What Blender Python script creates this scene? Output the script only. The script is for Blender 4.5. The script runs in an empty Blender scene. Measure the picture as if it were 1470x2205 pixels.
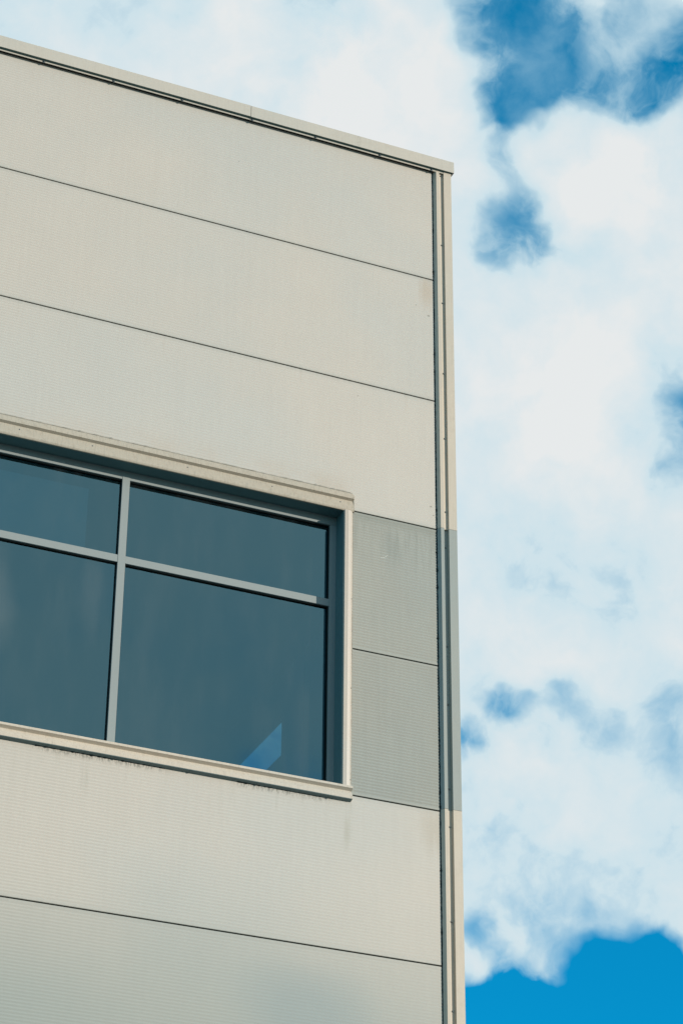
import bpy, bmesh, math, random
from mathutils import Vector, Matrix
random.seed(7)
sc = bpy.context.scene
C = sc.collection

# ------------------------------------------------------------------ camera
cam_d = bpy.data.cameras.new('camera')
cam = bpy.data.objects.new('camera', cam_d); C.objects.link(cam)
cam_d.sensor_fit = 'VERTICAL'; cam_d.sensor_height = 36.0
cam_d.lens = 36.0 * 5369.89 / 2205.0
cam_d.clip_start = 0.1; cam_d.clip_end = 6000
YAW, PITCH, ROLL = math.radians(23.2188), math.radians(30.0062), math.radians(0.5366)
fwd = Vector((math.sin(YAW) * math.cos(PITCH), math.cos(YAW) * math.cos(PITCH), math.sin(PITCH)))
rt = Vector((math.cos(YAW), -math.sin(YAW), 0)); up = rt.cross(fwd)
r2 = math.cos(ROLL) * rt + math.sin(ROLL) * up
u2 = -math.sin(ROLL) * rt + math.cos(ROLL) * up
cam.matrix_world = Matrix(((r2.x, u2.x, -fwd.x, -6.3449), (r2.y, u2.y, -fwd.y, -12.8545),
                           (r2.z, u2.z, -fwd.z, 1.6), (0, 0, 0, 1)))
sc.camera = cam

# ------------------------------------------------------------------ view, sun
sc.view_settings.view_transform = 'Standard'; sc.view_settings.look = 'None'
sc.view_settings.exposure = 0.0; sc.view_settings.gamma = 1.0
sc.view_settings.use_curve_mapping = False
SUN = Vector((0.97, -1.0, 0.345)).normalized()
sd = bpy.data.lights.new('sun', 'SUN'); sd.energy = 4.1; sd.angle = math.radians(0.5)
sd.color = (1.0, 0.88, 0.76)
so = bpy.data.objects.new('sun', sd); C.objects.link(so)
so.rotation_euler = SUN.to_track_quat('Z', 'Y').to_euler()

# ------------------------------------------------------------------ node helpers
class NT:
    def __init__(s, tree):
        s.t = tree; s.n = tree.nodes; s.l = tree.links
    def new(s, typ, **kw):
        nd = s.n.new(typ)
        for k, v in kw.items(): setattr(nd, k, v)
        return nd
    def put(s, sock, v):
        if isinstance(v, bpy.types.NodeSocket): s.l.new(v, sock)
        elif v is not None: sock.default_value = v
    def m(s, op, a, b=None, c=None, clamp=False):
        nd = s.new('ShaderNodeMath', operation=op, use_clamp=clamp)
        s.put(nd.inputs[0], a); s.put(nd.inputs[1], b)
        if c is not None: s.put(nd.inputs[2], c)
        return nd.outputs[0]
    def v(s, op, a, b=None, scale=None):
        nd = s.new('ShaderNodeVectorMath', operation=op)
        s.put(nd.inputs[0], a)
        if b is not None: s.put(nd.inputs[1], b)
        if scale is not None: s.put(nd.inputs['Scale'], scale)
        return nd.outputs['Value'] if op in ('DISTANCE', 'LENGTH', 'DOT_PRODUCT') else nd.outputs[0]
    def noise(s, vec, scale, detail=4, rough=0.55, dist=0.0, col=False):
        nd = s.new('ShaderNodeTexNoise'); s.put(nd.inputs['Vector'], vec)
        nd.inputs['Scale'].default_value = scale; nd.inputs['Detail'].default_value = detail
        nd.inputs['Roughness'].default_value = rough; nd.inputs['Distortion'].default_value = dist
        return nd.outputs['Color' if col else 'Fac']
    def mr(s, v, a, b, c=0.0, d=1.0, smooth=True):
        nd = s.new('ShaderNodeMapRange'); nd.clamp = True
        if smooth: nd.interpolation_type = 'SMOOTHSTEP'
        for i, x in enumerate((v, a, b, c, d)): s.put(nd.inputs[i], x)
        return nd.outputs[0]
    def mix(s, f, a, b, mode='MIX'):
        nd = s.new('ShaderNodeMix', data_type='RGBA', blend_type=mode)
        s.put(nd.inputs[0], f)
        for i, x in ((6, a), (7, b)):
            if isinstance(x, tuple) and len(x) == 3: x = x + (1,)
            s.put(nd.inputs[i], x)
        return nd.outputs[2]

# ------------------------------------------------------------------ sky
w = bpy.data.worlds.new('World'); sc.world = w; w.use_nodes = True
W = NT(w.node_tree); W.n.clear()
out = W.new('ShaderNodeOutputWorld'); bg = W.new('ShaderNodeBackground')
W.l.new(bg.outputs[0], out.inputs[0]); bg.inputs['Strength'].default_value = 0.1
nish = W.new('ShaderNodeTexSky', sky_type='NISHITA'); nish.sun_disc = False
nish.sun_elevation = math.asin(SUN.z); nish.sun_rotation = math.atan2(SUN.x, SUN.y)
nish.air_density = 1.0; nish.dust_density = 0.3; nish.ozone_density = 3.0
tc = W.new('ShaderNodeTexCoord'); D = W.v('NORMALIZE', tc.outputs['Generated'])
# wispy domain warp so that no cloud edge is round
wn = W.noise(D, 15.0, 3, 0.5, col=True); wn2 = W.noise(D, 44.0, 3, 0.5, col=True)
wv = W.v('ADD', W.v('SCALE', W.v('SUBTRACT', wn, (0.5, 0.5, 0.5)), scale=0.022), W.v('SCALE', W.v('SUBTRACT', wn2, (0.5, 0.5, 0.5)), scale=0.017))
DW = W.v('ADD', D, wv)
CLEAR = [
    (0.3852,0.7064,0.5939,0.0303,-0.25),(0.3761,0.7152,0.5891,0.0210,-0.28),(0.4131,0.8083,0.4195,0.0140,-0.25),(0.4237,0.8003,0.4242,0.0210,-0.10),
    (0.4522,0.7877,0.4183,0.0210,-0.10),(0.4044,0.6827,0.6086,0.0419,0.35),(0.4087,0.7354,0.5405,0.0512,0.30),(0.2943,0.7065,0.6436,0.0885,0.35),
    (0.4472,0.7625,0.4676,0.0419,-0.22),(0.4523,0.7971,0.4001,0.0349,0.12),(0.3829,0.6672,0.6390,0.0210,-0.50),(0.3506,0.6756,0.6485,0.0140,-0.40),
    (0.3310,0.8470,0.4160,0.0768,-1.15),(0.3870,0.6506,0.6534,0.0396,-0.25),(0.4435,0.8139,0.3752,0.0768,-0.22),(0.4163,0.8201,0.3926,0.0372,-0.10),
    (0.4302,0.8291,0.3570,0.0210,-0.15),(0.4529,0.8222,0.3447,0.0140,-0.15),(0.4168,0.6708,0.6134,0.0466,0.12),(0.4112,0.7408,0.5311,0.0605,0.12),
    (0.3635,0.6601,0.6574,0.0210,-0.30),(0.3759,0.6524,0.6581,0.0140,-0.25),(0.3511,0.6636,0.6606,0.0256,-1.30),(0.3682,0.6616,0.6532,0.0256,-0.75),
    (0.3660,0.6784,0.6371,0.0244,-1.40),(0.3754,0.6684,0.6421,0.0210,-0.80),(0.3628,0.6844,0.6324,0.0140,-0.60),(0.3547,0.6801,0.6416,0.0140,-0.25),
    (0.4102,0.6571,0.6324,0.0198,-1.15),(0.4185,0.6453,0.6391,0.0221,-0.90),(0.3967,0.6625,0.6354,0.0186,-0.45),(0.4154,0.6351,0.6512,0.0140,-0.50),
    (0.3831,0.6592,0.6470,0.0210,-0.35),(0.3822,0.6531,0.6537,0.0140,-0.30),(0.3635,0.6601,0.6574,0.0163,-0.50),(0.3950,0.6463,0.6529,0.0303,-0.22),
    (0.4043,0.6492,0.6443,0.0186,0.10),(0.3785,0.7073,0.5971,0.0186,-0.50),(0.3808,0.7012,0.6027,0.0116,-0.35),(0.3729,0.7192,0.5863,0.0140,-0.50),
    (0.3895,0.7090,0.5879,0.0140,-0.45),(0.3703,0.6940,0.6174,0.0128,-0.50),(0.3789,0.6972,0.6086,0.0105,-0.40),(0.3910,0.6972,0.6008,0.0140,-0.25),
    (0.4558,0.7196,0.5239,0.0233,-0.65),(0.4470,0.7133,0.5398,0.0186,-0.30),(0.4602,0.7291,0.5065,0.0140,-0.45),(0.4444,0.7295,0.5200,0.0140,-0.20),
    (0.4415,0.7060,0.5537,0.0186,-0.20),(0.4203,0.7994,0.4293,0.0140,-0.80),(0.4357,0.7887,0.4338,0.0151,-0.50),(0.4057,0.8120,0.4196,0.0128,-0.75),
    (0.4323,0.7993,0.4174,0.0116,-0.60),(0.4748,0.7758,0.4156,0.0221,-0.28),(0.4654,0.7722,0.4325,0.0198,-0.25),(0.4508,0.7845,0.4258,0.0186,-0.28),
    (0.4103,0.8018,0.4345,0.0140,-0.20),(0.4240,0.7691,0.4783,0.0279,-0.08),(0.4604,0.8264,0.3243,0.0535,-0.35),(0.4431,0.8224,0.3568,0.0140,-0.10),
    (0.4192,0.8383,0.3487,0.0151,-0.50),(0.4347,0.8399,0.3249,0.0256,-1.30),(0.4560,0.8300,0.3211,0.0256,-1.30),(0.4771,0.8150,0.3289,0.0303,-1.50),
    (0.4959,0.8047,0.3265,0.0303,-1.50),(0.4647,0.8178,0.3393,0.0140,-0.60),(0.4191,0.8497,0.3200,0.0210,-1.20),(0.4350,0.8358,0.3350,0.0140,-0.35),
    (0.4943,0.8103,0.3148,0.0326,-1.50),(0.4780,0.8223,0.3087,0.0349,-1.50),(0.4533,0.8378,0.3043,0.0349,-1.50),(0.4294,0.8508,0.3030,0.0349,-1.50),
    (0.4849,0.8056,0.3403,0.0140,-0.50),(0.4237,0.8419,0.3343,0.0116,0.55),(0.4569,0.8249,0.3328,0.0140,0.40),(0.4456,0.8282,0.3399,0.0116,0.15),
    (0.1699,0.7380,0.6531,0.0396,-0.16),(0.1795,0.7237,0.6663,0.0372,-0.10),(0.1599,0.7127,0.6830,0.0466,-0.30),(0.4355,0.6236,0.6492,0.0279,-0.70),
    (0.4687,0.7086,0.5274,0.0256,-0.50),
]
VIEW_DIR = (0.3414, 0.7958, 0.5001)
near = W.mr(W.v('DISTANCE', D, VIEW_DIR), 0.25, 0.55, 0.0, 1.0)        # beyond the charted clouds the unseen sky is noise, thinned to cut fill light
big = W.m('SUBTRACT', W.noise(D, 3.2, 3, 0.5), 0.5)
fine = W.m('SUBTRACT', W.noise(W.v('ADD', D, W.v('SCALE', wv, scale=0.6)), 20.0, 8, 0.58), 0.5)
mid = W.m('SUBTRACT', W.noise(D, 13.0, 4, 0.55), 0.5)
dens = W.m('MULTIPLY_ADD', near, -0.62, W.m('MULTIPLY_ADD', W.m('MULTIPLY', big, near), 5.0, 1.10))
dens = W.m('MULTIPLY_ADD', fine, 1.45, dens)
dens = W.m('MULTIPLY_ADD', mid, 0.55, dens)
dens = W.m('ADD', dens, W.mr(W.v('DISTANCE', DW, (0.34, -0.80, 0.50)), 0.15, 0.60, 0.80, 0.0))   # unseen cloud bank added to brighten the reflections in the panes
shape = 0.0
for (x, y, z, r, a) in CLEAR:
    shape = W.m('ADD', shape, W.mr(W.v('DISTANCE', DW, (x, y, z)), 0.0, r, a, 0.0))
wisp = W.m('ABSOLUTE', W.m('SUBTRACT', W.noise(W.v('ADD', D, W.v('SCALE', wv, scale=0.8)), 26.0, 5, 0.55), 0.5))
wisp = W.m('MULTIPLY', W.mr(wisp, 0.16, 0.0), 0.14)
sepd = W.new('ShaderNodeSeparateXYZ'); W.l.new(D, sepd.inputs[0])
floor_ = W.mr(sepd.outputs[2], 0.34, 0.46, -1.55, -1.02)          # low sky clears fully, the higher gaps keep a veil
torn = W.mr(W.noise(W.v('ADD', D, W.v('SCALE', wv, scale=1.4)), 34.0, 6, 0.54), 0.34, 0.64, 0.58, 1.42)
shape = W.m('MULTIPLY', shape, torn)                                # gaps are torn open unevenly, never round
dens = W.m('ADD', dens, W.m('SMOOTH_MAX', shape, floor_, 0.35))
dens = W.m('ADD', dens, wisp)
cover = W.mr(dens, 0.0, 1.0, 0.0, 1.0, smooth=False)
cover = W.m('POWER', cover, 1.15)
blue = W.mix(1.0, nish.outputs[0], W.mix(W.mr(W.v('DOT_PRODUCT', D, (0, 0, 1)), 0.30, 0.66), (0.02, 1.55, 1.94), (0.02, 1.98, 2.25)), 'MULTIPLY')
cl_n = W.mr(dens, 0.0, 1.55, smooth=False)
sep = W.new('ShaderNodeSeparateXYZ'); W.l.new(D, sep.inputs[0])
cloud = W.mix(cl_n, (2.8, 6.4, 8.1), (8.0, 8.25, 8.3))
skyc = W.mix(cover, blue, cloud)
W.l.new(skyc, bg.inputs['Color'])

# ------------------------------------------------------------------ materials
def material(name):
    m = bpy.data.materials.new(name); m.use_nodes = True
    t = NT(m.node_tree); b = m.node_tree.nodes['Principled BSDF']
    return m, t, b

def soft_patch(t, X, Z, nz, cx, cz, rx, rz, lo=0.0, hi=1.0):
    """soft irregular patch centred on (cx, cz) of the wall"""
    a = t.m('DIVIDE', t.m('SUBTRACT', X, cx), rx); b = t.m('DIVIDE', t.m('SUBTRACT', Z, cz), rz)
    d = t.m('SQRT', t.m('ADD', t.m('MULTIPLY', a, a), t.m('MULTIPLY', b, b)))
    d = t.m('ADD', d, t.m('MULTIPLY', t.m('SUBTRACT', nz, 0.5), 0.9))
    return t.mr(d, 1.0, 0.1, lo, hi)

def paint(name, base, rough=0.45, wall=False, bump=0.06, var=1.0, drip=None, cool=0.0):
    m, t, b = material(name)
    g = t.new('ShaderNodeNewGeometry'); P = g.outputs['Position']
    s = t.new('ShaderNodeSeparateXYZ'); t.l.new(P, s.inputs[0]); X, Y, Z = s.outputs
    n1 = t.noise(P, 0.55, 3, 0.5); n2 = t.noise(P, 3.0, 4, 0.6)
    stv = t.v('MULTIPLY', P, (34.0, 34.0, 1.3)); streak = t.noise(stv, 1.0, 4, 0.6)
    fine = t.noise(P, 190.0, 2, 0.7)
    warm = tuple(c * f for c, f in zip(base, (1.02, 1.0, 0.95)))
    cold = tuple(c * f for c, f in zip(base, (0.955, 0.985, 0.97)))
    col = t.mix(t.mr(n1, 0.38, 0.62), cold, warm)
    k = t.m('ADD', 1.0, t.m('MULTIPLY', t.m('SUBTRACT', n2, 0.5), 0.07 * var))
    k = t.m('ADD', k, t.m('MULTIPLY', t.m('SUBTRACT', streak, 0.5), 0.085 * var))
    k = t.m('ADD', k, t.m('MULTIPLY', t.m('SUBTRACT', fine, 0.5), 0.16))
    col = t.mix(1.0, col, t.new_rgb(k), 'MULTIPLY')
    if wall:
        lo, dk = 0.0, (0.16, 0.17, 0.14)
        # run-off below the joint at the window head, on the grey sheets
        st = t.mr(t.noise(t.v('MULTIPLY', P, (38, 1, 3.0)), 1.0, 6, 0.7), 0.40, 0.78)
        onx = t.mr(X, -0.76, -0.74)
        a = t.m('MULTIPLY', t.m('MULTIPLY', st, t.mr(Z, 9.30, 9.70, smooth=False)), t.mr(Z, 9.712, 9.706))
        a = t.m('MULTIPLY', t.m('MULTIPLY', a, onx), t.mr(n2, 0.35, 0.62, 0.6, 1.0))
        a = t.m('MAXIMUM', a, t.m('MULTIPLY', t.m('MULTIPLY', t.mr(Z, 9.60, 9.71), onx), t.mr(Z, 9.712, 9.706, 0.0, 0.5)))
        col = t.mix(t.m('MULTIPLY', a, 0.8), col, (0.15, 0.17, 0.14))
        a = soft_patch(t, X, Z, n2, -0.47, 9.50, 0.10, 0.20, 0, 0.34); col = t.mix(a, col, (0.22, 0.25, 0.23))
        # brown bloom over the window head
        blo = t.m('MULTIPLY', t.mr(Z, 10.02, 9.80), t.mr(X, -0.70, -0.86))
        blo = t.m('MULTIPLY', t.m('MULTIPLY', blo, t.mr(X, -3.3, -0.9, 0.25, 1.0)), t.mr(n2, 0.30, 0.62))
        blo = t.m('MULTIPLY', blo, t.mr(Z, 9.73, 9.74))
        col = t.mix(t.m('MULTIPLY', blo, 0.42), col, (0.40, 0.31, 0.21))
        # rusty tint at the upper right end of the second course
        a = soft_patch(t, X, Z, streak, -0.20, 11.60, 0.10, 0.20, 0, 0.45); a = t.m('MULTIPLY', a, t.mr(Z, 11.708, 11.70))
        col = t.mix(a, col, (0.40, 0.32, 0.23))
        a = soft_patch(t, X, Z, streak, -0.19, 7.58, 0.16, 0.22, 0, 0.28); a = t.m('MULTIPLY', a, t.mr(Z, 7.708, 7.70))
        col = t.mix(a, col, (0.33, 0.28, 0.20))
        # black grime right below the sill and the runs hanging from it
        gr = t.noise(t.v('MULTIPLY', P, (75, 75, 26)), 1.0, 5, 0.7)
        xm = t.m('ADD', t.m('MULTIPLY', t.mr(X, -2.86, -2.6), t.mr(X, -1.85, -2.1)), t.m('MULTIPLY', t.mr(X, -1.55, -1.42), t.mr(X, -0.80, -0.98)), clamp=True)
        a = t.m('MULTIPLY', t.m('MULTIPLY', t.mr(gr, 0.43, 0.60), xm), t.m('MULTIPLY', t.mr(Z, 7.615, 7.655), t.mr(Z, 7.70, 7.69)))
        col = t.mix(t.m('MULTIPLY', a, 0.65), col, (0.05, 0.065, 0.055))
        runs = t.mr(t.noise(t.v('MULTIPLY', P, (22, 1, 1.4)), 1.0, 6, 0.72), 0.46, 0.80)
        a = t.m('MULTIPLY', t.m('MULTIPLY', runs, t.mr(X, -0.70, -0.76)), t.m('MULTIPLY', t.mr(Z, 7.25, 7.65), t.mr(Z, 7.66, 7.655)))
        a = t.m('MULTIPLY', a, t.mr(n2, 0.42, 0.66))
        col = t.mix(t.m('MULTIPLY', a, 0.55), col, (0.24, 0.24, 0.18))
        a = soft_patch(t, X, Z, n2, -0.775, 7.46, 0.035, 0.16, 0, 0.33); col = t.mix(a, col, (0.28, 0.27, 0.20))
        # wall greyer towards the bottom, with a soft darker patch
        a = t.m('MULTIPLY', t.mr(t.m('ADD', Z, t.m('MULTIPLY', n1, 0.8)), 7.65, 6.3), 0.68); a = t.m('ADD', a, t.mr(Z, 6.706, 6.700, 0.0, 0.10))
        col = t.mix(a, col, (0.27, 0.315, 0.29))
        a = soft_patch(t, X, Z, n1, -1.02, 6.30, 0.62, 0.50, 0, 0.62); a = t.m('MULTIPLY', a, t.mr(Z, 6.70, 6.50))
        col = t.mix(a, col, (0.25, 0.31, 0.31))
        # fine runs under the second joint, thin grime along every joint
        a = t.m('MULTIPLY', t.mr(streak, 0.52, 0.75), t.mr(Z, 10.45, 10.70)); a = t.m('MULTIPLY', a, t.mr(Z, 10.708, 10.70))
        col = t.mix(t.m('MULTIPLY', a, 0.30), col, (0.36, 0.31, 0.24))
        fr = t.m('FRACT', t.m('ADD', Z, 0.294)); e = t.m('MINIMUM', fr, t.m('SUBTRACT', 1.0, fr))
        a = t.m('MULTIPLY', t.mr(e, 0.040, 0.004), t.mr(streak, 0.30, 0.65, 0.25, 0.9))
        col = t.mix(t.m('MULTIPLY', a, 0.42), col, (0.28, 0.31, 0.28))
        oi = t.new('ShaderNodeObjectInfo'); col = t.mix(1.0, col, t.new_rgb(t.mr(oi.outputs['Random'], 0, 1, 0.975, 1.02, smooth=False)), 'MULTIPLY')
        # fly specks and a scratch
        for (cx, cz, rr) in ((-0.191, 11.395, .011), (-0.190, 9.871, .010), (-0.171, 9.808, .007), (-0.72, 10.60, .006), (-0.285, 11.46, .006), (-1.62, 12.28, .006)):
            a = soft_patch(t, X, Z, fine, cx, cz, rr * 1.4, rr, 0, 0.7); col = t.mix(a, col, (0.16, 0.15, 0.12))
        for k2 in range(5):
            a = soft_patch(t, X, Z, fine, -0.548 + k2 * 0.011, 9.405 + 0.0016 * k2 * k2, .007, .004, 0, 0.7); col = t.mix(a, col, (0.66, 0.66, 0.60))
    if drip:                                        # fine soot lines on the flashings
        dn = t.mr(t.noise(t.v('MULTIPLY', P, (130, 130, 4)), 1.0, 4, 0.7), 0.45, 0.75)
        col = t.mix(t.m('MULTIPLY', dn, drip), col, (0.22, 0.21, 0.17))
        pt = t.mr(t.noise(P, 22, 4, 0.6), 0.52, 0.75)
        col = t.mix(t.m('MULTIPLY', pt, drip * 0.7), col, (0.30, 0.25, 0.18))
        mo = t.m('MULTIPLY', t.mr(t.noise(P, 150, 3, 0.7), 0.56, 0.64), t.m('MULTIPLY', t.mr(X, -0.768, -0.752), t.mr(X, -0.72, -0.735)))
        col = t.mix(t.m('MULTIPLY', mo, 0.8), col, (0.06, 0.06, 0.04))
    t.put(b.inputs['Base Color'], col)
    b.inputs['Roughness'].default_value = rough
    b.inputs['Specular IOR Level'].default_value = 0.35
    bn = t.new('ShaderNodeBump'); bn.inputs['Strength'].default_value = bump; bn.inputs['Distance'].default_value = 0.002
    hh = t.m('ADD', t.noise(P, 160, 3, 0.6), t.m('MULTIPLY', t.noise(P, 14.0, 2, 0.5), 3.0))
    t.put(bn.inputs['Height'], hh); t.put(b.inputs['Normal'], bn.outputs[0])
    return m

def _rgb(self, k):
    nd = self.new('ShaderNodeCombineColor')
    for i in range(3): self.l.new(k, nd.inputs[i])
    return nd.outputs[0]
NT.new_rgb = _rgb

CREAM = (0.480, 0.462, 0.426); GREY = (0.320, 0.334, 0.308); MIDG = (0.3625, 0.372, 0.346)
M_cream = paint('cream_sheet', CREAM, wall=True)
M_grey = paint('grey_green_sheet', GREY, wall=True, var=1.6)
M_mid = paint('pale_grey_sheet', MIDG, wall=True)
M_trim = paint('cream_trim', (0.54, 0.485, 0.41), rough=0.38, drip=0.16)
M_head = paint('soiled_cream_trim', (0.44, 0.395, 0.325), rough=0.45, drip=0.50)
M_sill = paint('sill_trim', (0.54, 0.49, 0.42), rough=0.42, drip=0.30)
M_jamb = paint('bright_cream_trim', (0.46, 0.425, 0.378), rough=0.4, drip=0.10)
M_gtrim = paint('grey_green_trim', (0.305, 0.338, 0.325), rough=0.4, drip=0.12)
M_cope = paint('coping_paint', (0.49, 0.465, 0.415), rough=0.42, drip=0.14)

def plain(name, col, rough=0.5, metal=0.0, nscale=60, amt=0.15, spec=0.5):
    m, t, b = material(name)
    g = t.new('ShaderNodeNewGeometry')
    n = t.noise(g.outputs['Position'], nscale, 4, 0.6)
    k = t.m('ADD', 1.0 - amt / 2, t.m('MULTIPLY', n, amt))
    t.put(b.inputs['Base Color'], t.mix(1.0, col, t.new_rgb(k), 'MULTIPLY'))
    b.inputs['Roughness'].default_value = rough; b.inputs['Metallic'].default_value = metal
    b.inputs['Specular IOR Level'].default_value = spec
    return m
M_alu = plain('anodised_frame', (0.255, 0.295, 0.29), 0.5, 0.0, 220, 0.22, 0.3)
M_reveal = plain('reveal_lining', (0.11, 0.20, 0.21), 0.55, 0, 30, 0.12, 0.2)
M_black = plain('black_rubber', (0.012, 0.018, 0.018), 0.7, spec=0.1)
M_core = plain('dark_insulation', (0.006, 0.010, 0.010), 0.9, spec=0.0)
M_seal = plain('grey_sealant', (0.30, 0.29, 0.25), 0.7, 0, 90, 0.5, 0.2)
M_sealdk = plain('dark_sealant', (0.012, 0.022, 0.022), 0.8, 0, 90, 0.5, 0.1)
M_screw = plain('zinc_screw', (0.14, 0.16, 0.16), 0.35, 0.6, 200, 0.3)
M_inside = plain('interior_paint', (0.10, 0.14, 0.15), 0.9, 0, 2, 0.10, 0.1)
M_lining = plain('interior_pier_paint', (0.22, 0.34, 0.38), 0.9, 0, 2, 0.10, 0.1)
M_ceil = plain('ceiling_paint', (0.12, 0.16, 0.17), 0.9, 0, 2, 0.10, 0.1)
M_blind = plain('blind_fabric', (0.26, 0.32, 0.38), 0.9, 0, 3, 0.12, 0.1)
M_soffit_shade = plain('painted_soffit_shade', (0.07, 0.14, 0.14), 0.5, 0, 40, 0.2, 0.2)  # dark teal colour painted in for the shaded coping soffit
M_sill_shade = plain('painted_sill_shade', (0.17, 0.235, 0.24), 0.5, 0, 40, 0.2, 0.2)  # grey-teal colour painted in for the shade beneath the sill
M_roof = plain('roof_membrane', (0.22, 0.22, 0.21), 0.9, 0, 5, 0.3, 0.2)

def glass_mat():
    m, t, b = material('tinted_glass'); t.n.remove(b)
    o = t.n['Material Output']
    tr = t.new('ShaderNodeBsdfTransparent'); tr.inputs[0].default_value = (0.10, 0.22, 0.26, 1)
    gl = t.new('ShaderNodeBsdfGlossy'); gl.inputs['Roughness'].default_value = 0.02
    gl.inputs['Color'].default_value = (0.36, 0.81, 1.0, 1)
    g = t.new('ShaderNodeNewGeometry'); P = g.outputs['Position']
    lw = t.new('ShaderNodeLayerWeight'); lw.inputs['Blend'].default_value = 0.5
    refl = t.m('ADD', 0.180, t.m('MULTIPLY', t.m('POWER', lw.outputs['Facing'], 4.0), 0.8), clamp=True)
    bn = t.new('ShaderNodeBump'); bn.inputs['Strength'].default_value = 0.5; bn.inputs['Distance'].default_value = 0.004
    t.put(bn.inputs['Height'], t.noise(t.v('MULTIPLY', P, (1.6, 1, 0.7)), 1.0, 1, 0.4)); 
    t.put(gl.inputs['Normal'], bn.outputs[0])
    df = t.new('ShaderNodeBsdfDiffuse'); df.inputs[0].default_value = (0.5, 0.5, 0.46, 1)
    dust_refl = t.m('MULTIPLY', t.mr(t.noise(t.v('MULTIPLY', P, (5, 1, 1.2)), 1.0, 5, 0.65), 0.4, 0.75), 0.022)
    s3 = t.new('ShaderNodeSeparateXYZ'); t.l.new(P, s3.inputs[0]); nn = t.noise(P, 2.5, 3, 0.5)
    for (cx, cz, rx, rz, am) in ((-3.02, 8.66, .16, .55, .075), (-2.43, 8.80, .09, .40, .035), (-1.0, 8.05, .12, .5, .02)):  # pale streaks painted in for reflections on the panes
        dust_refl = t.m('ADD', dust_refl, soft_patch(t, s3.outputs[0], s3.outputs[2], nn, cx, cz, rx, rz, 0.0, am))
    mx = t.new('ShaderNodeMixShader'); t.put(mx.inputs[0], refl); t.l.new(tr.outputs[0], mx.inputs[1]); t.l.new(gl.outputs[0], mx.inputs[2])
    m2 = t.new('ShaderNodeMixShader'); t.put(m2.inputs[0], dust_refl); t.l.new(mx.outputs[0], m2.inputs[1]); t.l.new(df.outputs[0], m2.inputs[2])
    t.l.new(m2.outputs[0], o.inputs['Surface'])
    return m
M_glass = glass_mat()
def side_glass_mat():
    m, t, b = material('clear_side_glass'); t.n.remove(b)
    o = t.n['Material Output']
    tr = t.new('ShaderNodeBsdfTransparent'); tr.inputs[0].default_value = (0.80, 0.92, 0.95, 1)
    gl = t.new('ShaderNodeBsdfGlossy'); gl.inputs['Roughness'].default_value = 0.02
    
    mx = t.new('ShaderNodeMixShader'); t.put(mx.inputs[0], 0.09); t.l.new(tr.outputs[0], mx.inputs[1]); t.l.new(gl.outputs[0], mx.inputs[2])
    t.l.new(mx.outputs[0], o.inputs['Surface'])
    return m
M_sglass = side_glass_mat()

# ------------------------------------------------------------------ mesh helpers
def link(name, bm, mat, parent=None, smooth=False, label=None):
    bmesh.ops.recalc_face_normals(bm, faces=bm.faces)
    me = bpy.data.meshes.new(name); bm.to_mesh(me); bm.free()
    me.materials.append(mat)
    if smooth:
        for f in me.polygons: f.use_smooth = True
    o = bpy.data.objects.new(name, me); C.objects.link(o)
    if parent: o.parent = parent
    if label: o['label'] = label
    return o
def box(bm, x0, x1, y0, y1, z0, z1):
    vs = [bm.verts.new((x, y, z)) for x in (x0, x1) for y in (y0, y1) for z in (z0, z1)]
    for f in ((0, 1, 3, 2), (4, 6, 7, 5), (0, 4, 5, 1), (2, 3, 7, 6), (0, 2, 6, 4), (1, 5, 7, 3)):
        bm.faces.new([vs[i] for i in f])
def boxes(name, lst, mat, parent, **k):
    bm = bmesh.new()
    for b in lst: box(bm, *b)
    return link(name, bm, mat, parent, **k)
def prism(bm, ring0, ring1):
    a = [bm.verts.new(v) for v in ring0]; b = [bm.verts.new(v) for v in ring1]
    n = len(a)
    for i in range(n):
        j = (i + 1) % n; bm.faces.new((a[i], a[j], b[j], b[i]))
    bm.faces.new(a); bm.faces.new(b[::-1])
def bar_x(name, prof, x0, x1, mat, parent, **k):           # profile of (outward, z), run along x
    bm = bmesh.new(); prism(bm, [(x0, -p, z) for p, z in prof], [(x1, -p, z) for p, z in prof])
    return link(name, bm, mat, parent, **k)
def bar_z(name, prof, z0, z1, mat, parent, **k):           # profile of (x, outward), run along z
    bm = bmesh.new(); prism(bm, [(x, -p, z0) for x, p in prof], [(x, -p, z1) for x, p in prof])
    return link(name, bm, mat, parent, **k)

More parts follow.
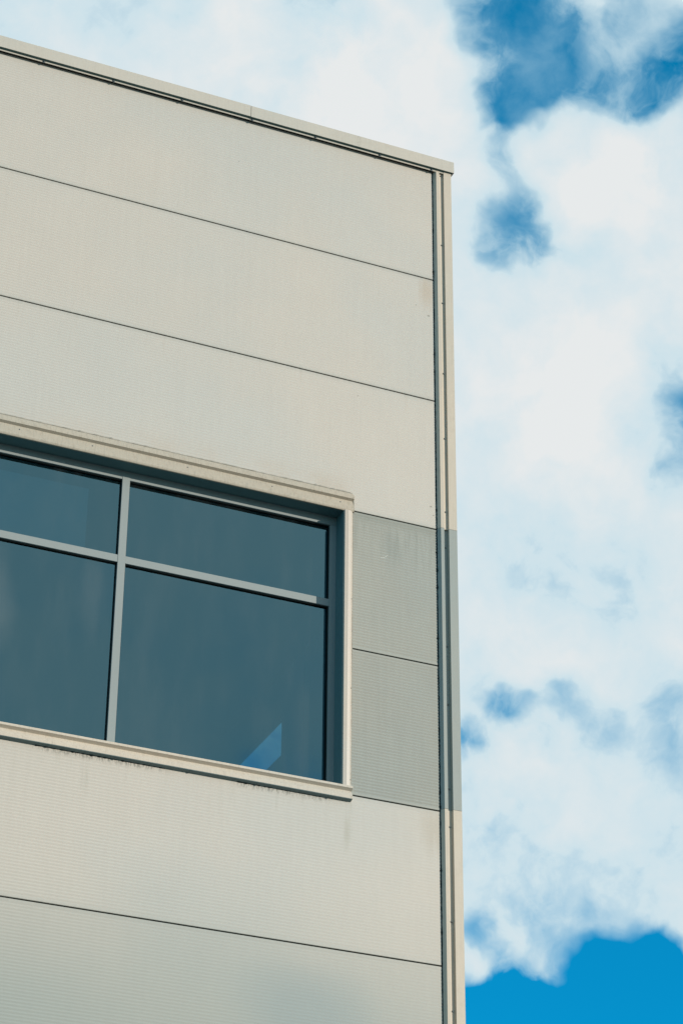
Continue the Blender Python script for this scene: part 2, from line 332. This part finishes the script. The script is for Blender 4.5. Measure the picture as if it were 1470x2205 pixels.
RIB, AMP = 0.020, 0.0011
def panel(x0, x1, z0, z1, mat, parent, amp=0.0013, side=False, thick=0.07, label=None, back=False, left=None):
    """one sheet: micro-ribbed face with rolled long edges"""
    h = z1 - z0; prof = [(-thick, 0.0), (-0.002, 0.0), (0.0, 0.0018), (0.0, 0.014)]
    n = int((h - 0.034) / RIB); s = (h - 0.028) / n
    for i in range(n):
        for q in range(4):
            if i == 0 and q == 0: continue
            a = (i + q / 4) * s; prof.append((-amp * (0.5 - 0.5 * math.cos(2 * math.pi * q / 4)) * 1.0, 0.014 + a))
    prof += [(0.0, h - 0.014), (0.0, h - 0.0018), (-0.002, h), (-thick, h)]
    bm = bmesh.new()
    # light bow along the length keeps the sheet from being dead flat
    nseg = max(2, int((x1 - x0) / 0.35)); ph = random.uniform(0, 6); am = random.uniform(0.0006, 0.0012)
    rings = []
    for k in range(nseg + 1):
        xx = x0 + (x1 - x0) * k / nseg
        bow = am * math.sin(ph + xx * 2.1)
        ring = []
        for p, z in prof:
            q = p + (bow * math.sin(math.pi * z / h) if p > -0.02 else 0)
            if back: ring.append(bm.verts.new((xx, back + q, z0 + z)))
            elif side: ring.append(bm.verts.new((-0.045 + q, xx, z0 + z)))
            elif left is not None: ring.append(bm.verts.new((left - q, xx, z0 + z)))
            else: ring.append(bm.verts.new((xx, -q, z0 + z)))
        rings.append(ring)
    for a, b in zip(rings, rings[1:]):
        for i in range(len(prof)):
            j = (i + 1) % len(prof); bm.faces.new((a[i], a[j], b[j], b[i]))
    bm.faces.new(rings[0]); bm.faces.new(rings[-1][::-1])
    return link('wall_panel', bm, mat, parent, label=label)

def screw_mesh():
    bm = bmesh.new()
    rings = [(0.0085, 0.0), (0.0085, -0.0018), (0.0052, -0.0022), (0.0050, -0.0048), (0.0030, -0.0064)]
    prev = None
    for r, y in rings:
        cur = [bm.verts.new((r * math.cos(a * math.pi / 4), y, r * math.sin(a * math.pi / 4))) for a in range(8)]
        if prev:
            for i in range(8): bm.faces.new((prev[i], prev[(i + 1) % 8], cur[(i + 1) % 8], cur[i]))
        prev = cur
    bm.faces.new(prev)
    bmesh.ops.recalc_face_normals(bm, faces=bm.faces)
    me = bpy.data.meshes.new('screw'); bm.to_mesh(me); bm.free(); me.materials.append(M_screw); return me
SCREW = screw_mesh()
def screw(loc, parent, tilt=0.0, rz=0.0, s=1.0):
    o = bpy.data.objects.new('screw', SCREW); C.objects.link(o); o.parent = parent
    o.location = loc; o.rotation_euler = (tilt, random.uniform(0, 1), rz); o.scale = (s, s, s)
    return o

def bead(name, pts, rad, mat, parent, jit=0.35, blob=0.06, seg=0.016):
    """hand-run sealant: a thin tube whose width wanders"""
    bm = bmesh.new(); prev = None
    path = []
    for a, b in zip(pts, pts[1:]):
        a, b = Vector(a), Vector(b); n = max(1, int((b - a).length / seg))
        path += [a.lerp(b, i / n) for i in range(n)]
    path.append(Vector(pts[-1]))
    r = rad; wob = 0
    for i, c in enumerate(path):
        d = (path[min(i + 1, len(path) - 1)] - path[max(i - 1, 0)]).normalized()
        s1 = Vector((0, -1, 0)); s2 = d.cross(s1)
        r = rad * (1 + jit * (random.random() - 0.5) * 2)
        if random.random() < blob: r *= 1.9
        wob = wob * 0.8 + random.uniform(-1, 1) * rad * 0.25
        cc = c + s2 * wob
        cur = [bm.verts.new(cc + (s1 * math.sin(t) * 0.7 + s2 * math.cos(t)) * r) for t in (0, 1.05, 2.1, 3.14, 4.7)]
        if prev:
            for k in range(5): bm.faces.new((prev[k], prev[(k + 1) % 5], cur[(k + 1) % 5], cur[k]))
        else: bm.faces.new(cur)
        prev = cur
    bm.faces.new(prev[::-1])
    return link(name, bm, mat, parent, smooth=True)

# ------------------------------------------------------------------ ground
def ground():
    bm = bmesh.new(); box(bm, -2500, 2500, -2500, 2500, -0.5, 0.0)
    m, t, b = material('yard_asphalt')
    g = t.new('ShaderNodeNewGeometry'); P = g.outputs['Position']
    c = t.mix(t.noise(P, 0.3, 5, 0.6), (0.040, 0.058, 0.060), (0.060, 0.082, 0.080))
    c = t.mix(t.mr(t.noise(P, 60, 3, 0.7), 0.35, 0.7), c, (0.085, 0.10, 0.10))
    t.put(b.inputs['Base Color'], c); b.inputs['Roughness'].default_value = 0.9
    o = link('ground', bm, m); o['kind'] = 'structure'; return o
ground()

# ------------------------------------------------------------------ the building
B = bpy.data.objects.new('commercial_building', None); C.objects.link(B)
B['label'] = 'cream metal-clad building with flat roof and a strip window near its corner'
B['category'] = 'building'
XL, YB, ZT = -12.0, 10.0, 12.6555          # left end, back, top of the cladding
JR = 9.706; SL = 7.706
WX0, WX1 = -5.150, -0.817                  # window opening
G = 0.0041                                 # half a joint
rows = [(11.706, ZT), (10.706, 11.706), (9.706, 10.706), (8.706, 9.706), (7.706, 8.706), (6.706, 7.706), (5.706, 6.706),
        (4.706, 5.706), (3.706, 4.706), (2.706, 3.706), (1.706, 2.706), (0.706, 1.706), (0.05, 0.706)]
for i, (z0, z1) in enumerate(rows):
    a, b2 = z0 + G, z1 - G
    mt = M_cream
    if i in (3, 4):
        panel(-0.762, -0.152, a, b2, M_grey, B, amp=0.0028, label='%s grey-green panel beside the window' % ('upper' if i == 3 else 'lower'))
        panel(XL, WX0 - 0.05, a, b2, M_cream, B)
    else:
        panel(XL, -0.152, a, b2, mt, B)
    # right-hand side wall: the slit window sits in the third and fourth courses
    sm = M_grey if i in (3, 4) else mt
    if i == 3:
        panel(0.155, 2.50, a, b2, sm, B, side=True); panel(6.52, YB, a, b2, sm, B, side=True)
        panel(2.51, 6.51, a, 9.105, sm, B, side=True); 
    else:
        panel(0.155, YB, a, b2, sm, B, side=True)
    panel(XL, -0.05, a, b2, mt, B, back=YB + 0.07)
    panel(0.0, YB, a, b2, mt, B, left=XL - 0.01)

# dark cores behind the sheets (what the open joints look into)
boxes('wall_core', [(XL + 0.02, WX0 - 0.02, 0.012, 0.11, 0.05, 12.66), (WX1 + 0.02, -0.13, 0.012, 0.11, 0.05, 12.66),
                    (WX0 - 0.02, WX1 + 0.02, 0.012, 0.11, 0.05, 7.72), (WX0 - 0.02, WX1 + 0.02, 0.012, 0.11, 9.70, 12.66)], M_core, B)
boxes('inner_wall', [(XL + 0.08, WX0 - 0.02, 0.112, 0.24, 0.05, 12.60), (WX1 + 0.02, -0.201, 0.112, 0.24, 0.05, 12.60),
                     (WX0 - 0.02, WX1 + 0.02, 0.112, 0.24, 0.05, 7.70), (WX0 - 0.02, WX1 + 0.02, 0.195, 0.24, 9.71, 12.60),
                     (-0.2, -0.08, 0.10, 2.50, 0.05, 12.60), (-0.2, -0.08, 6.52, YB, 0.05, 12.60),
                     (-0.2, -0.08, 2.50, 6.52, 0.05, 9.105), (-0.2, -0.185, 2.50, 6.52, 9.42, 9.706), (-0.2, -0.08, 2.50, 6.52, 9.706, 12.60),
                     (XL + 0.09, XL + 0.2, 0.24, YB, 0.05, 12.60), (XL + 0.2, -0.201, YB - 0.1, YB - 0.01, 0.05, 12.60)], M_inside, B)
boxes('interior_pier', [(-0.235, -0.2, 0.24, 2.02, 6.91, 9.77)], M_lining, B)
boxes('ceiling_slab', [(XL + 0.2, -0.202, 0.241, YB - 0.1, 9.78, 9.95)], M_ceil, B)
boxes('floor_slab', [(XL + 0.2, -0.202, 0.241, YB - 0.1, 6.7, 6.9)], M_inside, B)
boxes('roof_deck', [(XL + 0.06, -0.09, 0.03, YB, 12.50, 12.60)], M_roof, B)

# --- coping along the roof edge
cz0, cz1 = 12.6605, 12.758
cprof = [(0.045, cz0), (0.045, cz1 - 0.003), (0.042, cz1), (-0.30, cz1 + 0.012), (-0.30, cz0 + 0.02), (0.023, cz0 + 0.02), (0.023, cz0 - 0.016), (0.026, cz0 - 0.016), (0.026, cz0 + 0.003), (0.042, cz0 + 0.003), (0.042, cz0)]
jx = [XL - 0.05, -9.562, -6.562, -3.562, -1.562]
def coping_piece(x0, x1, dz, sx, end=False):
    bm = bmesh.new()
    pr = [(p, z + dz) for p, z in cprof]
    if not end:
        prism(bm, [(x0, -p, z) for p, z in pr], [(x1, -p, z) for p, z in pr])
    else:
        # mitred at the corner, then back along the side wall
        a = [bm.verts.new((x0, -p, z)) for p, z in pr]
        b = [bm.verts.new((-0.042 + p, -p, z)) for p, z in pr]
        c = [bm.verts.new((-0.042 + p, YB + 0.1, z)) for p, z in pr]
        n = len(pr)
        for i in range(n):
            j = (i + 1) % n
            bm.faces.new((a[i], a[j], b[j], b[i])); bm.faces.new((b[i], b[j], c[j], c[i]))
        bm.faces.new(a); bm.faces.new(c[::-1])
    o = link('coping', bm, M_cope, B)
    for x in sx: screw((x, -0.0255, cz0 - 0.0105 + dz), o, s=1.25)
    return o
allx = [-0.167, -0.572, -1.067, -1.545, -2.064, -2.561, -3.058] + [-3.555 - 0.5 * k for k in range(16)]
for i in range(len(jx)):
    x0 = jx[i] + 0.0016; x1 = (jx[i + 1] - 0.0016) if i + 1 < len(jx) else None
    if x1 is None: coping_piece(x0, None, -0.0016, [x for x in allx if x > x0], end=True)
    else: coping_piece(x0, x1, 0.0, [x for x in allx if x0 < x < x1])
bar_x('soffit_shade_strip', [(0.0265, cz0 + 0.0022), (0.0265, cz0 - 0.0035), (0.0290, cz0 - 0.0035), (0.0415, cz0 - 0.0012), (0.0415, cz0 + 0.0022)], XL, -0.008, M_soffit_shade, B)  # dark strip added as the shade under the coping
boxes('coping_splice', [(-1.61, -1.51, -0.0415, -0.02, cz0 + 0.004, cz1 - 0.006)], M_black, B)

# --- corner trim: three lengths in view, the middle one grey
def corner(z0, z1, mat, ch, sz, label=None):
    wd = -0.1075
    prof = [(-0.1465, -0.010), (-0.1465, 0.001), (-0.1315, 0.025), (-0.1305, 0.0265), (wd, 0.0275), (wd + 0.003, ch), (-0.0735, ch - 0.001),
            (-0.0725, 0.0280), (-0.0150, 0.0300), (-0.0145, 0.0295), (-0.0145, -0.150), (-0.030, -0.150), (-0.030, -0.010)]
    o = bar_z('corner_trim', prof, z0, z1, mat, B, label=label)
    for z in sz: screw((-0.0880, -ch, z), o, s=0.85)
    return o
corner(9.7135, 12.6590, M_trim, 0.012, [12.625, 12.016, 11.521, 10.937, 10.415, 9.846])
corner(7.7185, 9.7115, M_gtrim, 0.001, [9.582, 8.858, 8.444, 7.863], label='grey-green length of the corner trim')
corner(4.7085, 7.7165, M_trim, 0.008, [7.608, 6.992, 6.432, 5.8, 5.2])
corner(1.7085, 4.7065, M_trim, 0.008, [4.3, 3.7, 3.1, 2.4]); corner(0.03, 1.7065, M_trim, 0.008, [1.4, 0.8])
bead('sealant', [(-0.1490, -0.0005, z) for z in (12.645, 9.9)] + [(-0.1490, -0.0005, 7.7), (-0.1490, -0.0005, 5.2)], 0.0034, M_sealdk, B, 0.45, 0.06)

# ------------------------------------------------------------------ strip window
FY = 0.115; GY = 0.140                      # frame face, glass
Wn = bpy.data.objects.new('window', None); C.objects.link(Wn); Wn.parent = B
Wn['label'] = 'strip window of tinted panes in a grey aluminium frame'
hx0, hx1 = WX0 - 0.06, -0.748
# head flashing
hp = [(-0.01, 9.832), (0.003, 9.832), (0.012, 9.822), (0.0165, 9.802), (0.0185, 9.7850), (0.0025, 9.7730), (0.0065, 9.750), (0.0090, 9.722), (0.0115, 9.710), (0.0120, 9.704), (0.0095, 9.696), (0.0070, 9.692), (-0.01, 9.695)]
bm = bmesh.new()
R0 = [(hx0, -p, z) for p, z in hp]; R1 = [(hx1 - (0.006 if z > 9.82 else 0.0), -p, z) for p, z in hp]
prism(bm, R0, R1); hd = link('head_flashing', bm, M_head, Wn)
for x in (-0.841, -1.318, -1.897, -2.530, -3.005, -3.5, -4.0, -4.5): screw((x, -0.0062, 9.748), hd, s=0.55)
# sill flashing
sp = [(-0.10, 7.742), (0.030, 7.7525), (0.033, 7.7515), (0.034, 7.749), (0.034, 7.7365), (0.0140, 7.7225), (0.0215, 7.705), (0.0305, 7.687), (0.0310, 7.6685), (0.0005, 7.6610), (-0.01, 7.6615)]
sl = bar_x('sill_flashing', sp, WX0 - 0.06, -0.752, M_sill, Wn)
for x in (-0.903, -1.369, -1.797, -2.268, -2.678, -3.15, -3.6, -4.1, -4.6): screw((x, -0.0130, 7.6605), sl, tilt=-1.25, s=0.95)
bar_x('sill_shade_strip', [(0.0302, 7.6678), (0.0302, 7.6655), (0.0015, 7.6582), (0.0015, 7.6605)], WX0 - 0.058, -0.7525, M_sill_shade, Wn)  # thin dark bar added to darken the sill's shaded underside
# jamb flashing
jp = [(-0.8165, -0.02), (-0.8165, 0.0225), (-0.8145, 0.0245), (-0.7900, 0.0250), (-0.7755, 0.0215), (-0.7690, 0.0205), (-0.7530, 0.0030), (-0.7530, -0.02)]
jb = bar_z('jamb_flashing', jp, 7.7535, 9.6905, M_jamb, Wn)
bar_z('jamb_flashing', [(WX0, -0.02), (WX0, 0.0235), (WX0 - 0.05, 0.02), (WX0 - 0.055, -0.02)], 7.7535, 9.6905, M_jamb, Wn)
for z in (7.80, 8.42, 9.05): screw((-0.7615, -0.0125, z), jb, s=0.45, rz=0.7)
bead('sealant', [(WX0, -0.003, 9.834), (-0.775, -0.003, 9.834), (-0.757, -0.004, 9.828), (-0.7455, -0.005, 9.808), (-0.7455, -0.004, 9.72), (-0.7465, -0.003, 9.690)], 0.0042, M_seal, Wn, 0.5, 0.10)
bead('sealant', [(-0.7505, -0.001, 9.68), (-0.7515, -0.001, 7.78)], 0.0024, M_seal, Wn, 0.6, 0.10)
bead('sealant', [(-2.75, -0.001, 7.6590), (-1.95, -0.001, 7.6590)], 0.0030, M_sealdk, Wn, 0.7, 0.25)
bead('sealant', [(-1.50, -0.001, 7.6590), (-0.95, -0.001, 7.6590)], 0.0026, M_sealdk, Wn, 0.7, 0.25)
# reveal linings
boxes('reveal_lining', [(WX0, WX1, -0.002, FY + 0.02, 9.6955, 9.6995)], M_reveal, Wn)
boxes('reveal_lining', [(WX1, WX1 + 0.004, -0.002, FY + 0.02, 7.70, 9.6950)], M_reveal, Wn)
boxes('reveal_lining', [(WX0 - 0.004, WX0, -0.002, FY + 0.02, 7.70, 9.6950)], M_reveal, Wn)
# frame and bars
HZ0, HZ1 = 9.634, 9.695
TZ0, TZ1 = 9.038, 9.088
SZ = 7.800
FB = FY + 0.075
mul = [(-2.2825, -2.2335), (-3.7055, -3.6565)]
bmx = bmesh.new()
box(bmx, WX0, WX1, FY, FB, HZ0, HZ1); link('head_member', bmx, M_alu, Wn)
boxes('sill_member', [(WX0 + 0.046, WX1 - 0.046, FY, FB, 7.70, SZ)], M_alu, Wn)
boxes('side_member', [(WX1 - 0.044, WX1, FY, FB, 7.70, HZ0 - 0.0006)], M_alu, Wn)
boxes('side_member', [(WX0, WX0 + 0.044, FY, FB, 7.70, HZ0 - 0.0006)], M_alu, Wn)
for a, b2 in mul: boxes('mullion', [(a, b2, FY - 0.002, FB + 0.002, SZ + 0.0006, HZ0 + 0.026)], M_alu, Wn)
bays = [(mul[0][1], WX1 - 0.044), (mul[1][1], mul[0][0]), (WX0 + 0.044, mul[1][0])]
for a, b2 in bays:
    boxes('transom', [(a + 0.0008, b2 - 0.0008, FY, FB, TZ0, TZ1)], M_alu, Wn)
    for z0, z1 in ((SZ + 0.0005, TZ0), (TZ1, HZ0)):
        g = 0.006
        boxes('gasket', [(a + 0.0005, a + g, FY + 0.013, GY + 0.012, z0, z1), (b2 - g, b2 - 0.0005, FY + 0.013, GY + 0.012, z0, z1),
                         (a + g, b2 - g, FY + 0.013, GY + 0.012, z1 - g, z1 - 0.0005), (a + g, b2 - g, FY + 0.013, GY + 0.012, z0 + 0.0005, z0 + g)], M_black, Wn)
        bm = bmesh.new()                                  # a sheet of glass: one skin is enough, the coating carries the look
        tx, tz = random.uniform(-.0015, .0015), random.uniform(-.0015, .0015)
        vs = [bm.verts.new(v) for v in ((a + g, GY + tx, z0 + g), (b2 - g, GY - tx, z0 + g), (b2 - g, GY - tx + tz, z1 - g), (a + g, GY + tx + tz, z1 - g))]
        bm.faces.new(vs); link('pane', bm, M_glass, Wn)
# roller blind hanging inside the second bay
bl = boxes('blind', [(-3.60, -2.470, 0.212, 0.215, 9.062, 9.568)], M_blind, Wn)

# slit window in the side wall, seen through the strip window
Sn = bpy.data.objects.new('side_window', None); C.objects.link(Sn); Sn.parent = B
Sn['label'] = 'narrow slit window in the side wall'
boxes('frame', [(-0.21, -0.18, 2.50, 2.515, 9.105, 9.42), (-0.21, -0.18, 6.505, 6.52, 9.105, 9.42),
                (-0.21, -0.18, 2.515, 6.505, 9.412, 9.42), (-0.21, -0.18, 2.515, 6.505, 9.105, 9.113)], M_reveal, Sn)
bm = bmesh.new(); vs = [bm.verts.new(v) for v in ((-0.19, 2.515, 9.113), (-0.19, 6.505, 9.113), (-0.19, 6.505, 9.412), (-0.19, 2.515, 9.412))]
bm.faces.new(vs); link('pane', bm, M_sglass, Sn)
